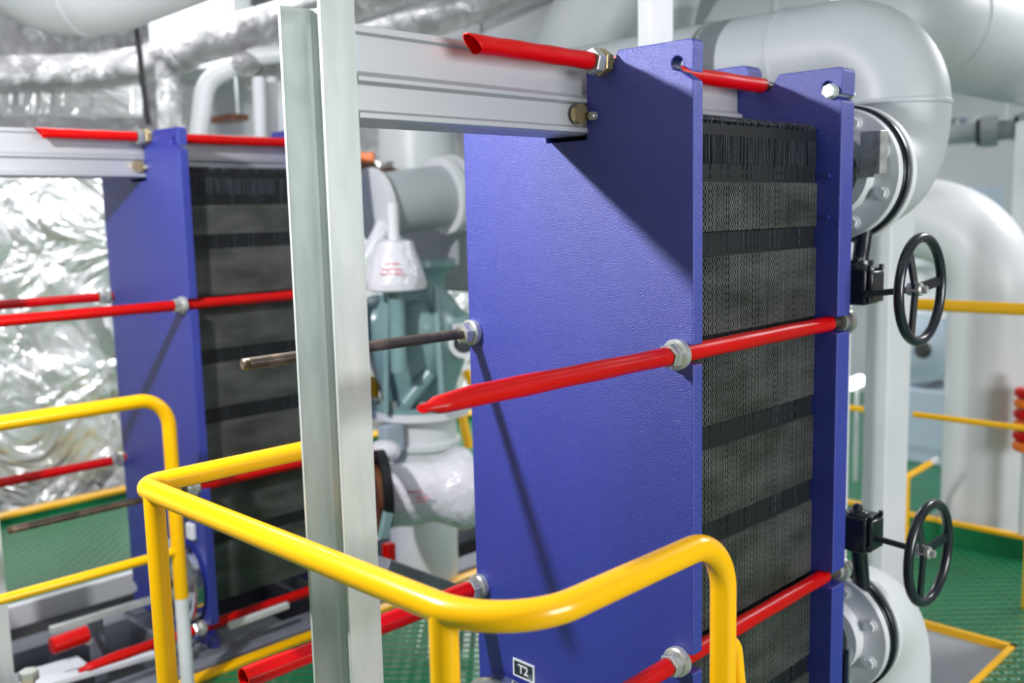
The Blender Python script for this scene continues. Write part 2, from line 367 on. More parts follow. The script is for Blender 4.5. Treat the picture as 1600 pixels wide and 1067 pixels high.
def pack_mesh():
    NP = 128; y0, y1 = YFB + .001, YR - .001; pitch = (y1 - y0) / NP; xr = -1.062; z0, z1 = .30, 1.782
    step = .0035; nz = int((z1 - z0) / step); zz = np.linspace(z0, z1, nz + 1)
    per = .014
    bands = [(1.748, 1.770), (1.655, 1.690), (1.512, 1.556), (1.126, 1.172), (.925, .972), (.70, .745), (.50, .54), (1.318, 1.352)]
    amp = np.full(nz + 1, .00125); rec = np.zeros(nz + 1)
    for a, b in bands:
        k = (zz > a) & (zz < b); amp[k] = 0; rec[k] = .006
        k2 = (abs(zz - (a + b) / 2) < .0025) | (abs(zz - a) < .0025); rec[k2] = .014
    k = (zz > 1.69) & (zz < 1.748); amp[k] *= .45; k = (zz > 1.722) & (zz < 1.748); amp[k] = 0; rec[(zz > 1.69) & (rec == 0)] = .003
    tri = 2 / math.pi * np.arcsin(np.sin(2 * math.pi * zz / per))
    V = []; F = []; rng = np.random.default_rng(3)
    for i in range(NP):
        yc = y0 + pitch * (i + .5); ph = 1 if i % 2 else -1; jit = rng.normal(0, .0006); j2 = rng.normal(0, .00012)
        yw = yc + j2 + amp * ph * np.clip(tri * 1.5, -1, 1); xe = xr - rec + jit + (rec > .005) * rng.normal(0, .0012)
        xe = np.where(zz > z1 - .014, xe - (.014 - np.sqrt(np.maximum(0, .014 ** 2 - (zz - (z1 - .014)) ** 2))) , xe)
        th = .0007
        o = len(V) * 0 + i * (nz + 1) * 4
        a = np.stack([np.stack([np.full(nz + 1, -1.10), yw - th, zz], 1), np.stack([xe, yw - th, zz], 1), np.stack([xe, yw + th, zz], 1), np.stack([np.full(nz + 1, -1.10), yw + th, zz], 1)], 1).reshape(-1, 3)
        V.append(a)
        idx = np.arange(nz)[:, None] * 4 + o
        for c in range(3): F.append(np.concatenate([idx + c, idx + c + 1, idx + c + 5, idx + c + 4], 1))
    V = np.concatenate(V); F = np.concatenate(F); nv = len(V)
    # body of the pack behind the edges, with the notch for the bar
    mb = MB(); b = [(-1.067, .30), (-1.067, 1.765), (-1.24, 1.775), (-1.245, 1.735), (-1.377, 1.735), (-1.382, 1.775), (-1.555, 1.765), (-1.555, .30)]
    mb.prism(b, 'y', y0, y1)
    me = bpy.data.meshes.new('plate_pack')
    faces = F.tolist() + [tuple(i + nv for i in f) for f in mb.f]
    me.from_pydata(np.concatenate([V, np.array(mb.v)]).tolist(), [], faces)
    me.materials.append(M['pack']); me.materials.append(M['rubber'])
    mi = np.zeros(len(faces), dtype=np.int32); mi[len(F):] = 1
    bandf = np.tile(np.concatenate([((rec[:-1] > .002))] * 3), NP); mi[:len(F)][bandf] = 2; me.materials.append(M['band']); me.polygons.foreach_set('material_index', mi)
    me.update(); return me
PACK = pack_mesh()

def exchanger(dx, label, front, ports, tag_text, group):
    """front: list of rods (x, z, tip_y or None, kind) kind in sleeve/bare; dx: shift from the right-hand unit"""
    base = (XC + dx, 1.8, .16)
    t = thing('plate_heat_exchanger', label, 'heat exchanger', base, group)
    X = lambda x: x + dx
    # plates
    p = MB().prism([(X(x), z) for x, z in plate_outline(False)], 'y', YF, YFB).build('pressure_plate', 'blue', t, .0025, 'thick blue painted front plate')
    p = MB().prism([(X(x), z) for x, z in plate_outline(True)], 'y', YR, YRB).build('frame_plate', 'blue', t, .0025, 'thick blue painted rear plate')
    o = bpy.data.objects.new('plate_pack', PACK); C.objects.link(o); o.parent = t
    o.matrix_parent_inverse = Matrix.Translation(-Vector(base)); o.location = (dx, 0, 0); o['label'] = 'dark pack of thin corrugated plates'
    # carrying bar, an extruded profile
    prof = [(-1.262, 1.899), (-1.262, 1.888), (-1.268, 1.884), (-1.268, 1.828), (-1.260, 1.822), (-1.254, 1.820), (-1.254, 1.812), (-1.266, 1.808), (-1.266, 1.768), (-1.254, 1.764), (-1.254, 1.755), (-1.27, 1.751)]
    prof = prof + [(2 * XC - x, z) for x, z in prof][::-1]
    MB().prism([(X(x), z) for x, z in prof], 'y', .934, YR - .001).build('carrying_bar', 'alu', t, .0012)
    # support column: rolled channel open towards the front
    ch = MB(); yf, yb, xl, xr_ = .87, .934, -1.372, -1.256
    o_ = [(xl, yf), (xl + .007, yf), (xl + .010, yb - .018), (xl + .013, yb - .012), (xl + .020, yb - .007), (xr_ - .020, yb - .007), (xr_ - .013, yb - .012), (xr_ - .010, yb - .018), (xr_ - .007, yf), (xr_, yf), (xr_, yb), (xl, yb)]
    ch.prism([(X(x), y) for x, y in o_], 'z', ZF + .012, 1.935)
    col = ch.build('support_column', 'galv', t, .0015, 'grey galvanised channel column')
    for z in (1.892, 1.822):
        MB().lathe((X(-1.30), yb - .007, z), (0, -1, 0), [(0, .021), (.003, .021)], 28).hex((X(-1.30), yb - .010, z), (0, -1, 0), .030, .012).build('bolt', 'steel', col)
    MB().box(X(xl - .03), X(xr_ + .03), yf - .03, yb + .03, ZF, ZF + .012).build('base_plate', 'galv', col, .002)
    # roller and screw under the bar end
    MB().lathe((X(-1.262), YF - .024, 1.789), (1, 0, 0), [(0, .017), (.010, .0195), (.014, .0195)], 28).build('roller', 'brass', t, label='brass coloured roller')
    MB().lathe((X(-1.236), YF, 1.785), (0, -1, 0), [(0, .0085), (.010, .0085), (.0125, .007)], 20).ring((X(-1.236), YF - .0125, 1.785), (0, -1, 0), .003, .0058, .0015, 24).build('screw', 'steel', t)
    # feet
    for xx, y in ((-1.10, YR + .03), (-1.52, YR + .03), (-1.06, YF + .015), (-1.56, YF + .015)):
        MB().box(X(xx - .05), X(xx + .05), y - .06, y + .06, ZF + .02, .16).hex((X(xx), y - .04, .16), (0, 0, 1), .024, .012).build('foot', 'skid', t, .002)
    # tie rods
    for x, z, yt, kind, rear in front:
        rod = thing_part('tie_rod', t, (X(x), YF, z))
        rr = .0122
        MB().cyl((X(x), (yt + (.09 if kind != 'bare' else .012)) if yt else YF, z), (X(x), YRB + .075, z), rr - .0008, 20).build('rod_core', 'thread', rod, label='bare steel rod')
        if yt is not None:
            if z > 1.8:
                ln = nut_pair((X(x), YF, z), (0, -1, 0), rod, .043, washer=False)
                sleeve(X(x), z, yt, YF - ln - .004, rod, tip='flat2' and 'cut', crease=False, r=.0162)
            else:
                ln = nut_pair((X(x), YF, z), (0, -1, 0), rod)
                if kind == 'sleeve': sleeve(X(x), z, yt, YF - ln - .002, rod, tip='flat')
                elif kind == 'open': sleeve(X(x), z, yt, YF - ln - .002, rod, tip='cut', r=.021)
                else: threaded((X(x), yt, z), (0, 1, 0), YF - ln - yt, .0118, rod)
        if rear:
            sleeve(X(x), z, YFB - .028 if z < 1.8 else YFB + .004, YR + (.01 if z > 1.8 else .022), rod, crease=False)
            if z < 1.8:
                MB().lathe((X(x), YRB, z), (0, 1, 0), [(0, .024), (.012, .024), (.014, .034), (.034, .034), (.038, .030)], 36).build('washer', 'steel', rod)
                MB().hex((X(x), YRB + .038, z), (0, 1, 0), .041, .024).build('nut', 'steel', rod)
                MB().lathe((X(x), YR + .024, z), (0, 1, 0), [(0, .0135), (.02, .0135), (.022, .0165), (.05, .0165)], 24).build('spacer', 'thread', rod)
    # bolt in the upper slot of the frame plate
    MB().cyl((X(-1.031), YR - .001, 1.850), (X(-1.031), YR - .005, 1.850), .0165, 28).hex((X(-1.031), YR - .005, 1.850), (0, -1, 0), .028, .016).cyl((X(-1.030), YR, 1.850), (X(-1.030), YRB + .03, 1.850), .009, 16).build('bolt', 'galv', t, .0008, 'bright bolt in the upper slot')
    MB().lathe((X(-1.030), YRB + .001, 1.850), (0, 1, 0), [(0, .018), (.004, .018)], 24).hex((X(-1.030), YRB + .005, 1.850), (0, 1, 0), .026, .016).build('nut', 'steel', t)
    for z in (1.668, 1.577):
        MB().hex((X(-1.036), YR, z), (0, -1, 0), .009, .006).build('screw', 'blue', t)
    for px_, pz in ports:
        c = MB().lathe((X(px_), YF, pz), (0, -1, 0), [(0, .135), (.012, .15), (.036, .15), (.044, .14), (.048, .06)], 56)
        c.build('port_cover', 'chrome', t, label='round polished metal port cover')
    if tag_text:
        x0, x1, z0, z1 = X(-1.497), X(-1.430), .554, .596
        lb = MB().box(x0, x1, YF - .0022, YF, z0, z1).build('label_plate', 'labelw', t, label='small black and white plate reading T2')
        MB().box(x0 + .005, x1 - .005, YF - .003, YF - .0021, z0 + .0045, z1 - .0045).build('label_face', 'plug', lb)
        cu = bpy.data.curves.new('lettering', 'FONT'); cu.body = 'T2'; cu.size = .029; cu.extrude = .0004; cu.align_x = 'CENTER'; cu.align_y = 'CENTER'; cu.offset = .0006
        tmp = bpy.data.objects.new('tmp', cu); C.objects.link(tmp); bpy.context.view_layer.update()
        me = bpy.data.meshes.new_from_object(tmp.evaluated_get(bpy.context.evaluated_depsgraph_get())); bpy.data.objects.remove(tmp)
        me.materials.clear(); me.materials.append(M['labelw'])
        lo = bpy.data.objects.new('lettering', me); C.objects.link(lo); lo.parent = lb
        lo.location = ((x0 + x1) / 2, YF - .0034, (z0 + z1) / 2); lo.rotation_euler = (math.pi / 2, 0, 0); lo['label'] = 'white letters T2'
    return t
def thing_part(name, parent, loc):
    o = bpy.data.objects.new(name, None); o.empty_display_size = .05; C.objects.link(o); o.parent = parent
    o.location = Vector(loc) - pw(parent); return o

G = 'blue plate heat exchangers'
XA, XB = -1.040, -1.600
exchanger(0, 'blue plate heat exchanger in the foreground, marked T2, with grey column and red sleeved rods', [
    (-1.209, 1.882, 1.121, 'sleeve', True), (XA, 1.335, .860, 'sleeve', True), (XB, 1.338, .899, 'bare', True),
    (XA, .735, .72, 'sleeve', True), (XB, .740, .862, 'open', True), (-1.041, .225, 1.2, 'sleeve', True), (XB, .225, 1.2, 'bare', True), (-1.41, 1.882, None, '', True)],
    [(-1.505, .400)], True, G)
exchanger(-1.94, 'blue plate heat exchanger further back at the left, beside the foil covered wall', [
    (-1.209, 1.882, 1.121, 'sleeve', True), (XA, 1.333, .60, 'sleeve', True), (XB - .03, 1.335, .70, 'sleeve', True),
    (XA, .722, .889, 'bare', True), (XB - .03, .722, .72, 'sleeve', True), (XA - .02, .225, 1.06, 'sleeve', True), (-1.41, 1.882, None, '', True)],
    [(-1.165, .37)], False, G)

# ================================================================ YELLOW BARRIERS
def barrier(dx, label, low):
    X = lambda x: x + dx; zt = 1.08; yb = .805 if low else .64; xl, xr_ = -1.860, -.827; r = .0212
    t = thing('safety_barrier', label, 'railing', (X(-1.35), yb, ZF), 'yellow tube barriers in front of the heat exchangers')
    ye = 1.30 if low else .93
    MB().tube([(X(xl), ye, .62), (X(xl), ye, zt), (X(xl), yb, zt), (X(xr_), yb, zt), (X(xr_), 1.30, zt), (X(xr_), 1.30, .45)], r, [0, .09, .045, .13, .09, 0], 32, nb=16).build('top_rail', 'yellow', t)
    for x in (xl + .058, -.945):
        MB().cyl((X(x), yb, ZF), (X(x), yb, zt - .002), r - .001, 32).build('post', 'yellow', t)
    for x, ye_ in ((xl, ye), (xr_, 1.30)):
        MB().cyl((X(x), ye_, ZF), (X(x), ye_, .455), r * .98, 32).build('post_foot', 'white', t, label='white painted lower end of the post')
    MB().tube([(X(xl), yb, .60), (X(xr_), yb, .60), (X(xr_), 1.30, .60)], .0145, .1, 24).build('middle_rail', 'yellow', t)
    if low: MB().tube([(X(xr_) + .0, 1.315, .895), (X(xr_) + .0, 1.335, .885), (X(xr_) + .02, 1.40, .30), (X(xr_) + .02, 1.40, ZF)], .0125, .03, 20).build('brace', 'yellow', t, label='thin slanting brace')
    return t
barrier(0, 'yellow tube barrier in the foreground, wrapping round the grey column', True)
barrier(-1.94, 'yellow tube barrier at the left edge, in front of the further heat exchanger', False)

# ================================================================ VALVES BEHIND THE RIGHT-HAND EXCHANGER
def valve_set(zc, up, label, plabel, nameplate):
    xc, y0 = -1.135, YRB + .10
    s = 1 if up else -1
    t = thing('butterfly_valve', label, 'valve', (xc, y0 + .05, zc), 'black handwheel valves behind the nearer exchanger')
    # white flange face with bolts towards the exchanger, black liner and body
    f = MB().ring((xc, y0 + .07, zc), (0, 1, 0), .06, .160, .022, 64); f.build('flange', 'white', t, .003)
    MB().ring((xc, y0 + .03, zc), (0, 1, 0), .06, .10, .04, 48).build('hub', 'white', t)
    for k in range(8):
        a = math.pi / 8 + k * math.pi / 4
        MB().lathe((xc + .128 * math.cos(a), y0 + .07, zc + .128 * math.sin(a)), (0, -1, 0), [(0, .0165), (.004, .0165)], 24).hex((xc + .128 * math.cos(a), y0 + .066, zc + .128 * math.sin(a)), (0, -1, 0), .024, .010).build('bolt', 'white', t)
    MB().ring((xc, y0 + .092, zc), (0, 1, 0), .08, .163, .034, 64).ring((xc, y0 + .102, zc), (0, 1, 0), .08, .168, .012, 64).build('valve_body', 'black', t, .002)
    MB().ring((xc, y0 + .126, zc), (0, 1, 0), .08, .170, .022, 64).build('flange', 'white', t, .003)
    # neck, gearbox, shaft, handwheel
    gz = 1.412 if up else .80
    ye = y0 + .11 - .10
    z_n0 = zc - s * .155; gx = xc + (.085 if up else .10)
    MB().cyl((gx - .02, ye + .09, z_n0 + s * .03), (gx - .02, ye + .05, gz), .020, 24).lathe((gx - .02, ye + .06, gz + s * .045), (0, 0, s), [(0, .034), (.012, .034)], 24).build('neck', 'black', t)
    g = MB().box(gx - .055, gx + .025, ye, ye + .085, gz - .048, gz + .040).box(gx + .025, gx + .038, ye + .008, ye + .078, gz - .042, gz + .034)
    g.lathe((gx - .015, ye + .04, gz + .035), (0, 0, 1), [(0, .032), (.012, .030), (.016, .012), (.03, .012)], 24)
    gb = g.build('gearbox', 'black', t, .006)
    for yy, zz in ((ye + .012, gz + .034), (ye + .074, gz + .034), (ye + .012, gz - .042), (ye + .074, gz - .042)):
        MB().hex((gx + .030, yy, zz), (0, 0, 1), .011, .014).build('bolt', 'black', gb)
    wy, wz = (2.216, 1.408) if up else (2.262, .778)
    wx = -.905 if up else -.885
    MB().tube([(gx + .03, wy, gz - .02 if up else gz - .015), (wx, wy, wz)], .0075, 0, 16).build('shaft', 'dark', t)
    R = .118
    ring = [(wx + .012, wy + R * math.cos(a), wz + R * math.sin(a)) for a in [2 * math.pi * i / 64 for i in range(64)]]
    w = MB().tube(ring, .0115, 0, 14, True)
    for a in (.12, .12 + 2.09, .12 + 4.19):
        w.obox((wx, wy, wz), (wx + .012, wy + R * math.cos(a), wz + R * math.sin(a)), .022, .008, (1, 0, 0))
    hw = w.build('handwheel', 'black', t)
    MB().lathe((wx - .016, wy, wz), (1, 0, 0), [(0, .015), (.03, .015), (.033, .011)], 24).hex((wx + .017, wy, wz), (1, 0, 0), .016, .01).build('hub', 'steel', hw, label='bright centre nut')
    if nameplate == 'up':
        pb = MB().box(xc + .085, xc + .130, y0 + .02, y0 + .032, zc - .005, zc + .095).box(xc + .130, xc + .134, y0 + .02, y0 + .06, zc - .005, zc + .095).box(xc + .06, xc + .12, y0 + .022, y0 + .04, zc - .012, zc + .012)
        pb.build('name_plate', 'steel', t, .001, 'ribbed shiny metal plate')
    else:
        MB().box(xc + .040, xc + .085, y0 + .02, y0 + .030, zc - .13, zc - .01).build('name_plate', 'chrome', t, .001, 'dark shiny metal plate')
        MB().box(xc + .046, xc + .079, y0 + .016, y0 + .021, zc - .12, zc - .02).build('plate_face', 'plug', t)
    # pipe
    p = thing('pipe', plabel, 'pipe', (xc, 2.6, zc), 'white pipes joined to the nearer exchanger')
    yo = y0 + .149
    r = .138
    if up:
        m_ = MB().tube([(xc - .01, yo, zc), (xc - .01, 2.64, zc), (xc - .01, 2.64, 2.03), (-2.3, 2.64, 2.03)], r, [0, .20, .26, 0], 48, nb=20)
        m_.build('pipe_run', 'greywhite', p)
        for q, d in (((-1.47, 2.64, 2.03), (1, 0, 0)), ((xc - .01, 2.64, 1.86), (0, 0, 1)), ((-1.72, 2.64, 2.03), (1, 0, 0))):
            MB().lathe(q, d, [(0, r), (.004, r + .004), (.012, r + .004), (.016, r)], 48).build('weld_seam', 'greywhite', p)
    else:
        m_ = MB().tube([(xc, yo, zc), (xc, 2.60, zc), (xc, 2.60, -.44)], r, [0, .22, 0], 48, nb=20); m_.build('pipe_run', 'white', p)
        MB().lathe((xc, 2.60, .20), (0, 0, 1), [(0, r), (.004, r + .004), (.012, r + .004), (.016, r)], 48).build('weld_seam', 'white', p)
    MB().cyl((xc, YRB, zc), (xc, y0 + .032, zc), .075, 40).build('stub', 'black', p, label='black stub into the rear plate')
valve_set(1.678, True, 'black handwheel butterfly valve at the upper right, under its round white flange', 'fat white pipe bending up from the upper right flange to the ceiling', 'up')
valve_set(.50, False, 'black handwheel butterfly valve at the lower right, above its round white flange', 'fat white pipe bending down from the lower right flange into the deck opening', 'dn')

def post(name, px, py, d, w, label, z0=ZF, z1=3.34, m='white', ang=0):
    p = at(px, py, d=d); mb = MB().box(-w / 2, w / 2, -w / 2, w / 2, z0, z1)
    o = mb.build(name, m, None, .004); o.location = (p.x, p.y, 0); o.rotation_euler = (0, 0, ang)
    return tag(o, label, 'post', 'white square steel posts')
post('steel_post', 1318, 50, 3.05, .068, 'white square post rising behind the right end of the rear blue plate', z0=-.45, ang=-.78)
post('steel_post', 1024, 30, 2.75, .075, 'white square post rising behind the top of the front blue plate', ang=-.45, z0=-.45)
post('steel_post', 1383, 700, 3.55, .110, 'white square column standing right of the rear blue plate, behind the gearboxes', z1=1.95, ang=-.38, z0=-.45)

# ---- big pipes at the right
def fat_pipe(pts, r, bend, label, m='greywhite', welds=(), name='pipe', flanges=()):
    t = thing(name, label, 'pipe', pts[0], None)
    MB().tube(pts, r, bend, 56, nb=18).build('pipe_run', m, t)
    for q, d in welds: MB().lathe(q, d, [(0, r), (.005, r + .006), (.016, r + .006), (.022, r)], 56).build('weld_seam', m, t)
    for q, d, rf, th in flanges:
        MB().lathe(q, d, [(0, rf), (th, rf)], 56).build('flange', m, t, .003)
        dd = Vector(d).normalized(); a = dd.orthogonal().normalized(); b = dd.cross(a); n = 16
        for k in range(n):
            c = Vector(q) + (a * math.cos(2 * math.pi * k / n) + b * math.sin(2 * math.pi * k / n)) * (rf + r) / 2
            MB().hex(c - dd * .02, dd, .024, th + .04).build('bolt', 'steel', t)
    return t
P = at(1536, 829, z=ZF)
fat_pipe([(P.x, P.y, ZF + .02), (P.x, P.y, 1.535), (P.x - 2.6, P.y + .0, 1.535)], .182, .34, 'big white pipe standing on the green deck at the right and bending left', 'white', flanges=[((P.x, P.y, ZF), (0, 0, 1), .235, .026)])
K = at(1405, 20, d=3.9)
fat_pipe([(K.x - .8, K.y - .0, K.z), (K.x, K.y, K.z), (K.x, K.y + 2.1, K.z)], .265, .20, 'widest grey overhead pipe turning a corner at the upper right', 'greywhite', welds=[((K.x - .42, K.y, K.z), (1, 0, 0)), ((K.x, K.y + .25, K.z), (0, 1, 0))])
q = at(1640, 250, d=4.9)
fat_pipe([(q.x, q.y, 2.0), (q.x, q.y, .6)], .16, 0, 'white vertical pipe cut by the right edge of the photo', 'white')

# ---- pipe with black rings near the right top
a = at(1440, 215, d=5.6); b = at(1720, 190, d=5.2)
t = thing('pipe', 'thin pale pipe with black clamp rings under the wide overhead pipe', 'pipe', a)
MB().cyl(a, b, .055, 28).build('pipe_run', 'greywhite', t)
dd = (b - a).normalized()
for px in (1530, 1590):
    c = a + dd * ((px - 1440) / 280 * (b - a).length)
    MB().lathe(c, dd, [(0, .074), (.02, .074)], 28).build('clamp_ring', 'rubber', t, label='black ring'); MB().lathe(c + dd * .02, dd, [(0, .085), (.09, .085)], 28).build('coupling', 'greywhite', t)
# small coloured things on a shelf-like tray
t = at(1465, 205, d=6.0); sh = MB().box(t.x - .1, t.x + .35, t.y - .06, t.y + .35, t.z - .03, t.z).build('tray', 'galv'); MB().cyl((t.x + .3, t.y + .3, t.z - .01), (t.x + .3, t.y + .3, 3.34), .008, 8).build('hanger', 'galv', sh); tag(sh, 'narrow tray carrying small valves below the wide overhead pipe', 'tray')
for i, (cm, dx_) in enumerate((('red', 0), ('greywhite', .09), ('bluegrey', .16), ('white', .26))):
    o = MB().lathe((t.x + dx_ * .7, t.y + dx_ * .7, t.z), (0, 0, 1), [(0, .028), (.03, .03), (.05, .012), (.07, .03), (.08, .03)], 20).build('small_fitting', cm)
    tag(o, ['small red knob on the narrow tray', 'small grey knob next to the red one on the tray', 'small bluish knob in the middle of the tray', 'small white knob at the right end of the tray'][i], 'knob', 'knobs on the narrow tray')

# ---- yellow handrails at the right
def rail(pts, r, label, bend=0, m='yellow', name='handrail'):
    o = MB().tube(pts, r, bend, 20, nb=8).build(name, m); return tag(o, label, 'handrail', None)
yr = 3.66
a = at(1424, 475, d=3.75); b = Vector((a.x + 1.6, a.y, a.z)); 
hr = thing('handrail', 'yellow two bar handrail crossing in front of the big white standing pipe', 'handrail', (a.x, a.y, ZF))
MB().tube([a, b], .0225, 0, 20).build('top_rail', 'yellow', hr)
c = at(1418, 651, d=3.75); MB().tube([(c.x, a.y + .0, c.z), (c.x + 1.6, a.y, c.z)], .0115, 0, 16).build('middle_rail', 'yellow', hr)
c2 = at(1622, 600, y=a.y); MB().cyl((c2.x, a.y, ZF), (c2.x, a.y, a.z), .021, 20).build('post', 'yellow', hr)
# far rail seen left of the column
a = at(1322, 636, d=4.6); b2 = at(1352, 640, d=4.6); tag(MB().tube([(a.x - .5, a.y, a.z), (b2.x + .1, a.y, a.z)], .014, 0, 14).build('handrail', 'yellow'), 'short bit of yellow handrail seen between rear blue plate and white column', 'handrail')
# bent yellow stub rail
a = at(1416, 800, d=4.1); b = at(1417, 745, d=4.1); c = at(1464, 718, d=4.1)
t = thing('grab_rail', 'short bent yellow grab rail with a white tip, left of the big standing pipe', 'grab rail', (a.x, a.y, ZF))
MB().tube([(a.x, a.y, ZF), b, c], .0135, .03, 16).build('tube', 'yellow', t)
MB().cyl(b + (c - b) * .82, b + (c - b) * 1.03, .0142, 16).build('tip', 'white', t, label='white tip')
# coaming at the right back
a = at(1600, 874, z=ZF); cm = MB().box(-2.2, 1.2, a.y, a.y + .03, ZF, ZF + .085); struct('trim_7', cm, 'green', label='dark green coaming in front of the big white standing pipe')
cm = MB().box(-2.2, 1.2, a.y - .003, a.y + .033, ZF + .085, ZF + .1); struct('trim_8', cm, 'yellow', label='yellow top of the coaming in front of the big white standing pipe')
# orange/red hose reel at right border
a = at(1606, 660, d=4.0)
t = thing('hose_rack', 'orange and red hose rack at the right edge of the photo', 'hose rack', a)
for i in range(6): MB().lathe((a.x, a.y, a.z - .12 + i * .045), (0, 0, 1), [(0, .045), (.008, .055), (.03, .055), (.038, .045)], 24).build('coil', 'red' if i % 2 else 'orange', t, label='red coil' if i % 2 else 'orange coil')
MB().cyl((a.x, a.y, ZF), (a.x, a.y, a.z + .2), .018, 16).build('pole', 'white', t)

# ---- machine seen between column and big pipe
a = at(1447, 560, d=5.6)
t = thing('pump_unit', 'blue grey pump unit seen through the gap left of the big standing pipe', 'pump', (a.x, a.y, ZF))
MB().box(a.x - .18, a.x + .22, a.y - .1, a.y + .3, ZF, .55).build('base', 'bluegrey', t, .01)
MB().lathe((a.x - .02, a.y - .1, .78), (0, 1, 0), [(0, .10), (.02, .13), (.05, .2), (.4, .2), (.44, .14)], 36).build('motor', 'bluegrey', t)
MB().lathe((a.x + .02, a.y - .12, .78), (0, 1, 0), [(-.01, .03), (.02, .05)], 20).build('end_cap', 'dark', t, label='dark end cap')
MB().lathe((a.x - .02, a.y + .1, .95), (0, 0, 1), [(0, .14), (.06, .14), (.08, .08), (.28, .08), (.3, .13), (.34, .13)], 28).build('discharge', 'white', t, label='white discharge flange')
a = at(1450, 395, d=6.2)
o = MB().box(a.x - .35, a.x + .35, a.y, a.y + .3, .9, 1.7).build('cabinet', 'bluegrey', None, .01); tag(o, 'pale blue grey cabinet seen through the upper right handwheel', 'cabinet')
MB().cyl((a.x - .02, a.y - .01, 1.42), (a.x - .02, a.y, 1.42), .035, 20).build('knob', 'dark', o)
MB().cyl((a.x - .3, a.y + .1, ZF), (a.x - .3, a.y + .1, .9), .03, 12).build('leg', 'bluegrey', o); MB().cyl((a.x + .3, a.y + .1, ZF), (a.x + .3, a.y + .1, .9), .03, 12).build('leg', 'bluegrey', o)
# fluorescent lamp seen at (1340,590)
a = at(1330, 600, d=5.2); b = at(1350, 592, d=5.2)
o = MB().obox(a - (b - a) * 1.2, b, .06, .055); M['glow'] = mat('lit_tube', (1, 1, 1, 1), .5, emit=((1, 1, 1, 1), 3)); o = o.build('work_lamp', 'glow', None, .01); tag(o, 'lit white work lamp seen just right of the rear blue plate', 'lamp')
MB().cyl((a + b) / 2 - Vector((0, 0, 0)), Vector(((a + b) / 2).to_tuple()[:2] + (ZF,)), .012, 12).build('pole', 'white', o)

# ================================================================ GAP BETWEEN THE EXCHANGERS (pump and wrapped valves)
D = 3.9
def pt(px, py, d=D): return at(px, py, d=d)
# upper vertical pipe + drum
a = pt(652, 215, 4.3); b = pt(655, 290, 4.3)
t = thing('pipe', 'white vertical pipe ending in a horizontal flanged drum above the teal pump', 'pipe', (a.x, a.y, 1.6))
MB().cyl((a.x, a.y, 2.16), (a.x, a.y, b.z), .172, 40).build('pipe_run', 'white', t)
c0 = pt(590, 322, 3.78); c1 = pt(690, 306, 3.95); dv = (c1 - c0).normalized(); LD = (c1 - c0).length
MB().lathe(c0, dv, [(0, .125), (LD, .125)], 40).build('drum', 'greywhite', t)
MB().lathe(c1, dv, [(0, .158), (.03, .158)], 44).lathe(c1 + dv * .04, dv, [(0, .158), (.03, .158)], 44).build('flange', 'white', t)
MB().lathe(c0 - dv * .03, dv, [(0, .15), (.03, .15)], 44).build('flange', 'white', t)
# rusty flanged bit left
c = pt(566, 300, 4.1); o = MB().lathe(c, dv, [(0, .13), (.05, .13)], 32).lathe(c + dv * .05, dv, [(0, .09), (.1, .09)], 32).build('flange_disc', 'rust'); tag(o, 'rusty brown flange right behind the grey column, above the pump', 'flange')
c = pt(566, 246, 4.0); o = MB().obox(c - Vector((.1, .1, 0)), c + Vector((.035, .035, 0)), .03, .04).build('bracket', 'orange', None, .004); tag(o, 'small orange bracket beside the grey column near the rusty flange', 'bracket')
c = pt(645, 395, 4.4)
o = MB().box(-.06, .62, -.05, .16, -.16, .16).build('gearbox_block', 'greywhite', None, .02); o.location = pt(650, 395, 4.35); tag(o, 'grey housing block left of the nearer blue plate, behind the wrapped handwheel', 'housing')
MB().box(-.03, .60, -.06, -.04, -.18, -.14).build('bolt_strip', 'dark', o)
# pump
bx = pt(650, 520)
t = thing('pump', 'teal grey vertical pump with bulging ribbed casing behind the grey column', 'pump', (bx.x, bx.y, .95))
zz = lambda py, d=D: pt(650, py, d).z
prof = [(zz(636), .20), (zz(628), .20), (zz(622), .15), (zz(600), .16), (zz(570), .19), (zz(530), .215), (zz(495), .205), (zz(465), .15), (zz(450), .12), (zz(430), .13), (zz(415), .17), (zz(405), .17)]
MB().lathe((bx.x, bx.y, 0), (0, 0, 1), prof, 48).build('casing', 'teal', t)
u = Vector((.71, .70, 0)); v = Vector((.70, -.71, 0)); base = Vector((bx.x, bx.y, 0))
for s_, zb in ((-1, 500), (.15, 505), (1, 520)):
    MB().ball(base + u * s_ * .14 + v * (.13 if abs(s_) < 1 else .04) + Vector((0, 0, zz(zb))), .105, (1, 1, 1.05)).build('casing_lobe', 'teal', t)
for s_ in (-.55, .6):
    MB().obox(base + u * s_ * .16 + v * .17 + Vector((0, 0, zz(440))), base + u * s_ * .19 + v * .20 + Vector((0, 0, zz(632))), .02, .05, v).build('rib', 'teal', t, .004)
MB().tube([base + u * -.03 + v * .2 + Vector((0, 0, zz(618))), base + u * .07 + v * .18 + Vector((0, 0, zz(572)))], .03, 0, 20).build('stub', 'teal', t)
MB().lathe(base + u * .20 + v * .06 + Vector((0, 0, zz(528))), v, [(0, .06), (.07, .06), (.08, .04)], 24).build('stuffing_box', 'dark', t, label='dark stuffing box')
MB().ring(base + u * .20 + v * .15 + Vector((0, 0, zz(530))), v, .04, .058, .012, 30).build('ring', 'white', t)
MB().obox(base + u * .16 + v * .16 + Vector((0, 0, zz(505))), base + u * .28 + v * .12 + Vector((0, 0, zz(503))), .03, .02).build('lug', 'white', t, .003)
for k in range(10):
    a_ = 2 * math.pi * k / 10; MB().hex((bx.x + .183 * math.cos(a_), bx.y + .183 * math.sin(a_), zz(628)), (0, 0, 1), .03, .03).build('bolt', 'steel', t)
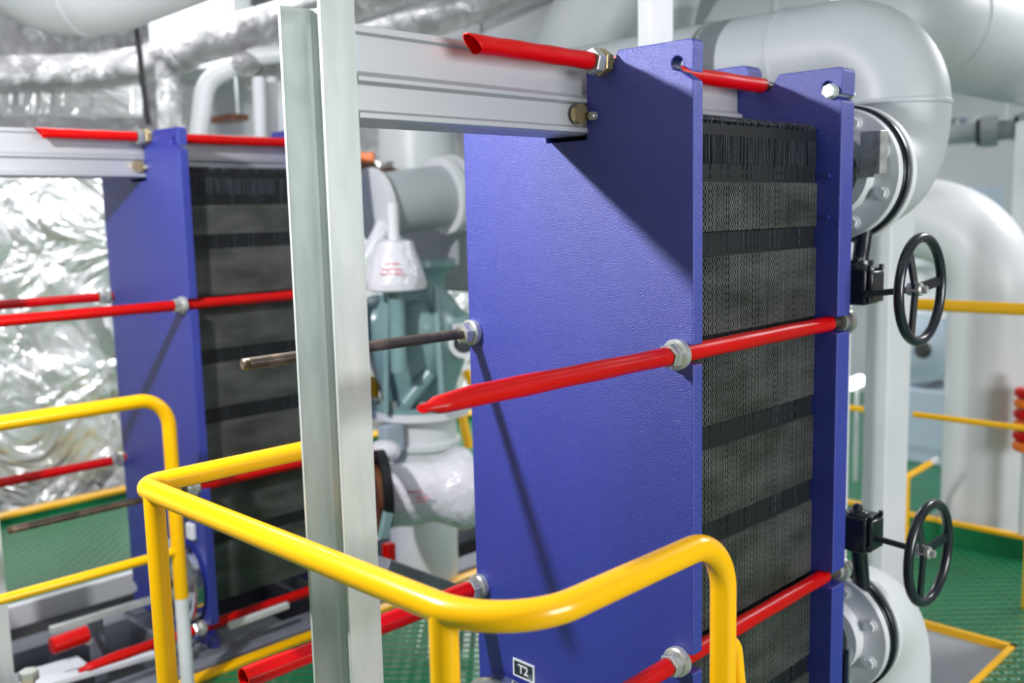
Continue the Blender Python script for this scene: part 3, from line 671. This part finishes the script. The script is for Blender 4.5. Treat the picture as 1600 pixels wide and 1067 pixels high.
# wrapped handwheel
c = pt(617, 412, 3.55)
t = thing('wrapped_handwheel', 'handwheel wrapped in milky plastic film with faint red print, above the teal pump', 'valve handwheel', c)
MB().lathe((c.x, c.y, c.z - .10), (0, 0, 1), [(0, .085), (.008, .112), (.03, .116), (.085, .10), (.15, .078), (.18, .070), (.19, .04)], 30).build('film_wrap', 'film', t)
MB().cyl((c.x, c.y, c.z + .06), (c.x, c.y, c.z + .22), .022, 16).build('stem', 'white', t)
MB().cyl((c.x, c.y, c.z - .4), (c.x, c.y, c.z - .1), .03, 16).build('yoke', 'teal', t)
for j, (w_, dz_) in enumerate(((.05, .035), (.085, .0), (.07, .015))):
    f = Vector((.70, -.71, 0)); uu = Vector((.71, .70, 0)); p_ = Vector((c.x, c.y, c.z - .03 + dz_)) + f * (.108 - dz_ * .35)
    MB().obox(p_ - uu * w_ / 2, p_ + uu * w_ / 2, .003, .006).build('print_line', 'redprint', t)
# white pipe elbow at left (585,370)
o = MB().tube([pt(575, 402, 3.7), pt(592, 372, 3.7), pt(600, 355, 3.75)], .035, .05, 20).build('hose_elbow', 'white'); tag(o, 'short white hose elbow between the grey column and the wrapped handwheel', 'hose')
# pump foot / white base
t = thing('pump_pedestal', 'white round pedestal carrying the teal pump', 'pedestal', (bx.x, bx.y, ZF))
MB().lathe((bx.x, bx.y, 0), (0, 0, 1), [(-.44, .14), (zz(880), .14), (zz(860), .14), (zz(700), .15), (zz(698), .165), (zz(690), .165), (zz(688), .15), (zz(650), .15), (zz(648), .205), (zz(636), .205)], 44).build('shell', 'white', t)
MB().box(bx.x + .05, bx.x + .10, bx.y - .25, bx.y - .16, zz(690), zz(650)).build('box', 'bluegrey', t, .004)
# wrapped lower valve
c = pt(655, 770, 3.5); ax = Vector((.45, .89, 0)).normalized()
t = thing('wrapped_valve', 'white valve wrapped in plastic film with faint red print, below the pump pedestal', 'valve', c)
MB().lathe(c - ax * .16, ax, [(0, .10), (.02, .115), (.08, .112), (.12, .118), (.20, .108), (.24, .122), (.30, .150), (.33, .152), (.35, .14), (.36, .06)], 40).build('film_wrap', 'film', t)
MB().ring(pt(590, 765, 3.3), ax, .105, .135, .03, 48).build('gasket_ring', 'rubber', t, label='black rubber ring')
MB().lathe(pt(583, 780, 3.35), ax, [(0, .12), (.02, .12)], 36).build('flange', 'rust', t, label='rusty brown flange')
MB().ball(pt(600, 705, 3.45), .05, (1.2, 1.2, .8)).build('film_knot', 'film', t)
MB().obox(pt(607, 800, 3.2), pt(598, 840, 3.2), .03, .03).build('lever', 'teal', t, .003, 'teal lever')
f = Vector((.70, -.71, 0)); uu = Vector((.71, .70, 0)).normalized()
for j, (w_, dz_) in enumerate(((.06, .02), (.10, .0), (.08, -.014))):
    p_ = c + f * .122 + Vector((0, 0, .02 + dz_)); MB().obox(p_ - uu * w_ / 2, p_ + uu * w_ / 2, .003, .005).build('print_line', 'redprint', t)
# yellow pieces around
for i, (p0, p1, lab) in enumerate(((pt(586, 588, 3.9), pt(583, 645, 3.9), 'yellow strap to the left of the teal pump foot'), (pt(722, 650, 4.1), pt(733, 700, 4.1), 'yellow strap low behind the left edge of the nearer blue plate'), (pt(728, 578, 4.2), pt(737, 600, 4.2), 'small yellow tag behind the left edge of the nearer blue plate'))):
    o = MB().obox(p0, p1, .03, .03).build('strap', 'yellow', None, .004); tag(o, lab, 'strap')
a = pt(606, 860, 3.6); o = MB().box(-.012, .025, -.02, .02, -.05, .03).build('hand_lever', 'red', None, .006); o.location = a; tag(o, 'small red handle low beside the grey column under the wrapped valve', 'handle')
# grey skid between
a = pt(640, 905, 3.4); o = MB().obox(pt(585, 880, 3.0), pt(740, 935, 3.4), .12, .05).build('skid_beam', 'skid', None, .005); tag(o, 'dark grey sloping skid beam under the wrapped valve', 'beam')

# ================================================================ LEFT EXCHANGER SKID, LOWER LEFT
def beam(x0, x1, y0, y1, z0, z1, lab, m='skid', name='skid_beam'):
    o = MB().box(x0, x1, y0, y1, z0, z1).build(name, m, None, .006); return tag(o, lab, 'beam', 'beams of the left skid')
beam(-3.02, -2.90, -.4, 3.3, -.02, .14, 'grey skid beam beside the yellow deck edge, under the further exchanger')
beam(-3.60, -3.48, -.4, 3.3, -.02, .14, 'grey skid beam at the far foot of the further exchanger')
beam(-3.48, -3.02, YF - .06, YF + .08, -.02, .14, 'grey cross beam under the front plate of the further exchanger')
beam(-3.48, -3.02, YR - .06, YR + .08, -.02, .14, 'grey cross beam under the rear plate of the further exchanger')
beam(-3.48, -3.02, .75, .86, -.10, .06, 'grey cross beam at the lower left corner', 'skid')
beam(-3.90, -3.60, -.4, 3.3, -.30, -.22, 'dark grey ledge below the white deck edge', 'dark')
for x in (-3.85, -2.95, -3.54):
    pass
pl = MB().box(-3.95, -2.9, -.6, 2.3, -.45, -.38).build('skid_plate', 'skid'); tag(pl, 'wide grey plate at the bottom of the left skid', 'plate')
gb = MB().obox(at(78, 985, x=-3.25), Vector((-3.25, YF, at(78, 985, x=-3.25).z)), .024, .024).build('guide_bar', 'galv', None, .003); tag(gb, 'pale bare guide bar pointing out low in front of the further exchanger', 'bar')
b1 = at(450, 945, x=-2.93); b0 = at(358, 978, x=-2.93)
o = MB().obox(b0, b1, .022, .022).build('guide_bar', 'white', None, .003); tag(o, 'short white bar low beside the dark plates of the further exchanger', 'bar')
# support strut with red sleeve
s0 = at(148, 960, x=-3.30)
t = thing('support_strut', 'grey upright strut carrying a short red capped sleeve at the lower left', 'strut', (s0.x, s0.y, .06))
MB().obox((s0.x, s0.y, -.38), s0, .045, .03, (1, 0, 0)).build('upright', 'skid', t, .003)
c = at(80, 1010, x=-3.10); c1 = at(136, 990, x=-3.10)
MB().lathe(c, c1 - c, [(0, .024), (.004, .028), ((c1 - c).length, .028)], 28).build('red_sleeve', 'red', t, label='short red sleeve')
MB().ball(at(138, 1002, x=-3.1), .012).build('cap', 'white', t)
MB().obox(c1, s0 - Vector((0, 0, .07)), .012, .02).build('arm', 'skid', t)
hb = at(45, 1055, x=-3.0)
o = MB().cyl((hb.x, hb.y, -.38), (hb.x, hb.y, hb.z - .015), .016, 20).hex((hb.x, hb.y, hb.z - .015), (0, 0, 1), .05, .03).build('anchor_bolt', 'steel'); tag(o, 'steel hex bolt standing at the bottom left corner', 'bolt')
b0 = at(70, 1067, x=-3.12); b1 = at(240, 1020, x=-3.12)
o = MB().obox(b0 + (b0 - b1) * .3, b1, .06, .02).build('flat_bar', 'labelw', None, .003); tag(o, 'flat white bar below the red sleeved rod at the lower left', 'bar')
o = MB().obox(at(130, 1035, x=-3.3), at(20, 1067, x=-3.3) , .10, .02).build('flat_bar', 'labelw', None, .003); tag(o, 'cream coloured flat bar beside the steel hex bolt at the bottom left', 'bar')
cp = at(290, 832, y=YF - .03); o = MB().box(cp.x - .022, cp.x + .022, YF - .02, YF - .001, cp.z - .028, cp.z + .028).build('port_tag', 'labelw', None, .005); tag(o, 'small white tag on the further blue plate above the round metal cover', 'tag')

# ================================================================ TOP LEFT PIPES
def op(px, py, d): return at(px, py, d=d)
t = thing('pipe', 'fat white overhead pipe sagging at the top left corner', 'pipe', op(100, -10, 4.0))
MB().tube([op(-190, -165, 4.2), op(85, -25, 4.1), op(155, -28, 4.05), op(420, -130, 3.9), op(800, -262, 3.75)], .215, .45, 48, nb=16).build('pipe_run', 'white', t)
dw = (op(155, -28, 4.05) - op(85, -25, 4.1)).normalized()
MB().lathe(op(128, -27, 4.07), dw, [(0, .215), (.004, .221), (.016, .221), (.02, .215)], 48).build('weld_seam', 'white', t)
t = thing('foil_pipe', 'foil wrapped overhead pipe running across the left top, above the red capped rod', 'pipe', op(100, 105, 4.9))
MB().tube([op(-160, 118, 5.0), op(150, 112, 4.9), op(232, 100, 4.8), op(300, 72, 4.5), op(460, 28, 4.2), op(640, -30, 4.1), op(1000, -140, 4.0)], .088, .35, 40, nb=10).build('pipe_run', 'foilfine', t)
MB().lathe(op(282, 78, 4.55), (op(460, 28, 4.2) - op(300, 72, 4.5)).normalized(), [(0, .105), (.03, .105)], 36).build('joint_ring', 'foilfine', t)
t = thing('foil_pipe', 'second foil wrapped pipe passing behind the grey column top towards the ceiling', 'pipe', op(600, 55, 4.3))
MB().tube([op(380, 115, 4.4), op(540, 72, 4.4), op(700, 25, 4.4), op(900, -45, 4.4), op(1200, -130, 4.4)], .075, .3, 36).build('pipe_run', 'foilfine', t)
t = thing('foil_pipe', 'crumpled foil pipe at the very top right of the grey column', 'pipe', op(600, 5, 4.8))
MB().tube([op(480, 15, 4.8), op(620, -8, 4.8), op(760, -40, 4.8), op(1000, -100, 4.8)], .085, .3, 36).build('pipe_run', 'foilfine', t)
o = MB().obox(op(-150, 160, 5.2), op(215, 158, 5.1), .12, .16).build('foil_duct', 'foil', None, .01); tag(o, 'flat foil covered duct under the foil pipe at the left', 'duct')
o = MB().tube([op(212, 20, 4.3), op(222, 120, 4.35), op(232, 195, 4.4)], .013, .2, 14).build('cable', 'rubber'); tag(o, 'black cable hanging down at the upper left', 'cable')
t = thing('pipe', 'pale vertical pipe behind the top of the further blue plate', 'pipe', op(266, 150, 4.6))
MB().cyl(op(262, 100, 4.6), op(270, 330, 4.6), .055, 28).build('pipe_run', 'foilfine', t)
t = thing('pipe', 'white bent pipe rising right of the further blue plate top', 'pipe', op(310, 190, 4.3))
MB().tube([op(298, 300, 4.3), op(322, 125, 4.3), op(400, 88, 4.3), op(470, 80, 4.3)], .042, .12, 28).build('pipe_run', 'white', t)
MB().ball(op(385, 100, 4.3), .07, (1, 1, .8)).build('joint', 'foilfine', t, label='foil wrapped joint')
t = thing('twin_pipe', 'pair of white pipes joined at the top, left of the grey column', 'pipe', op(410, 160, 4.2))
MB().box(-.03, .16, -.04, .04, -.04, .04).build('header', 'white', t, .012).location = (0, 0, .18)
MB().cyl(op(404, 122, 4.2), op(410, 300, 4.2), .027, 20).build('pipe_run', 'white', t); MB().cyl(op(424, 122, 4.35), op(428, 300, 4.35), .025, 20).build('pipe_run', 'white', t)
o = MB().box(-.12, .12, -.05, .05, -.015, .015).build('bracket', 'rust'); o.location = op(356, 186, 4.9); MB().cyl((.1, 0, 0), (.1, 0, 1.35), .006, 8).build('hanger', 'galv').parent = o; tag(o, 'rusty bracket between the white bent pipe and the twin pipes', 'bracket')
o = MB().box(-.30, .3, -.3, .1, -.28, .28).build('air_duct', 'greywhite', None, .01); o.location = op(345, 40, 5.4); o.rotation_euler = (0, 0, -.78); tag(o, 'grey duct box behind the foil pipes at the upper left', 'duct')
o = MB().box(-.45, .45, 0, .1, -.3, .3).build('access_cover', 'greywhite', None, .01); o.location = op(420, 165, 6.0); o.rotation_euler = (0, 0, .78); tag(o, 'pale square cover behind the twin white pipes', 'cover')

# ================================================================ TOP CENTRE PIPES
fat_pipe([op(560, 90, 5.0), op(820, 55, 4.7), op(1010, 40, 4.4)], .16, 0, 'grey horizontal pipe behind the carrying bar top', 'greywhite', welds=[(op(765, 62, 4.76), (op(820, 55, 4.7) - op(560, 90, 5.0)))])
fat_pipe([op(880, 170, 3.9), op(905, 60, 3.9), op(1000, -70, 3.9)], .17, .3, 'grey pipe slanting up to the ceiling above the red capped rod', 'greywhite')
o = MB().box(-.5, .5, -.05, .05, -.1, .1).build('cross_beam', 'dark'); o.location = op(650, 45, 5.4); o.rotation_euler = (0, 0, .78); tag(o, 'dark beam between the foil pipe and the grey pipe at the top', 'beam')
fat_pipe([op(1075, -40, 5.3), op(1060, 60, 5.3), op(1040, 200, 5.3)], .12, 0, 'dark shaded pipe dropping right of the white post', 'greywhite')
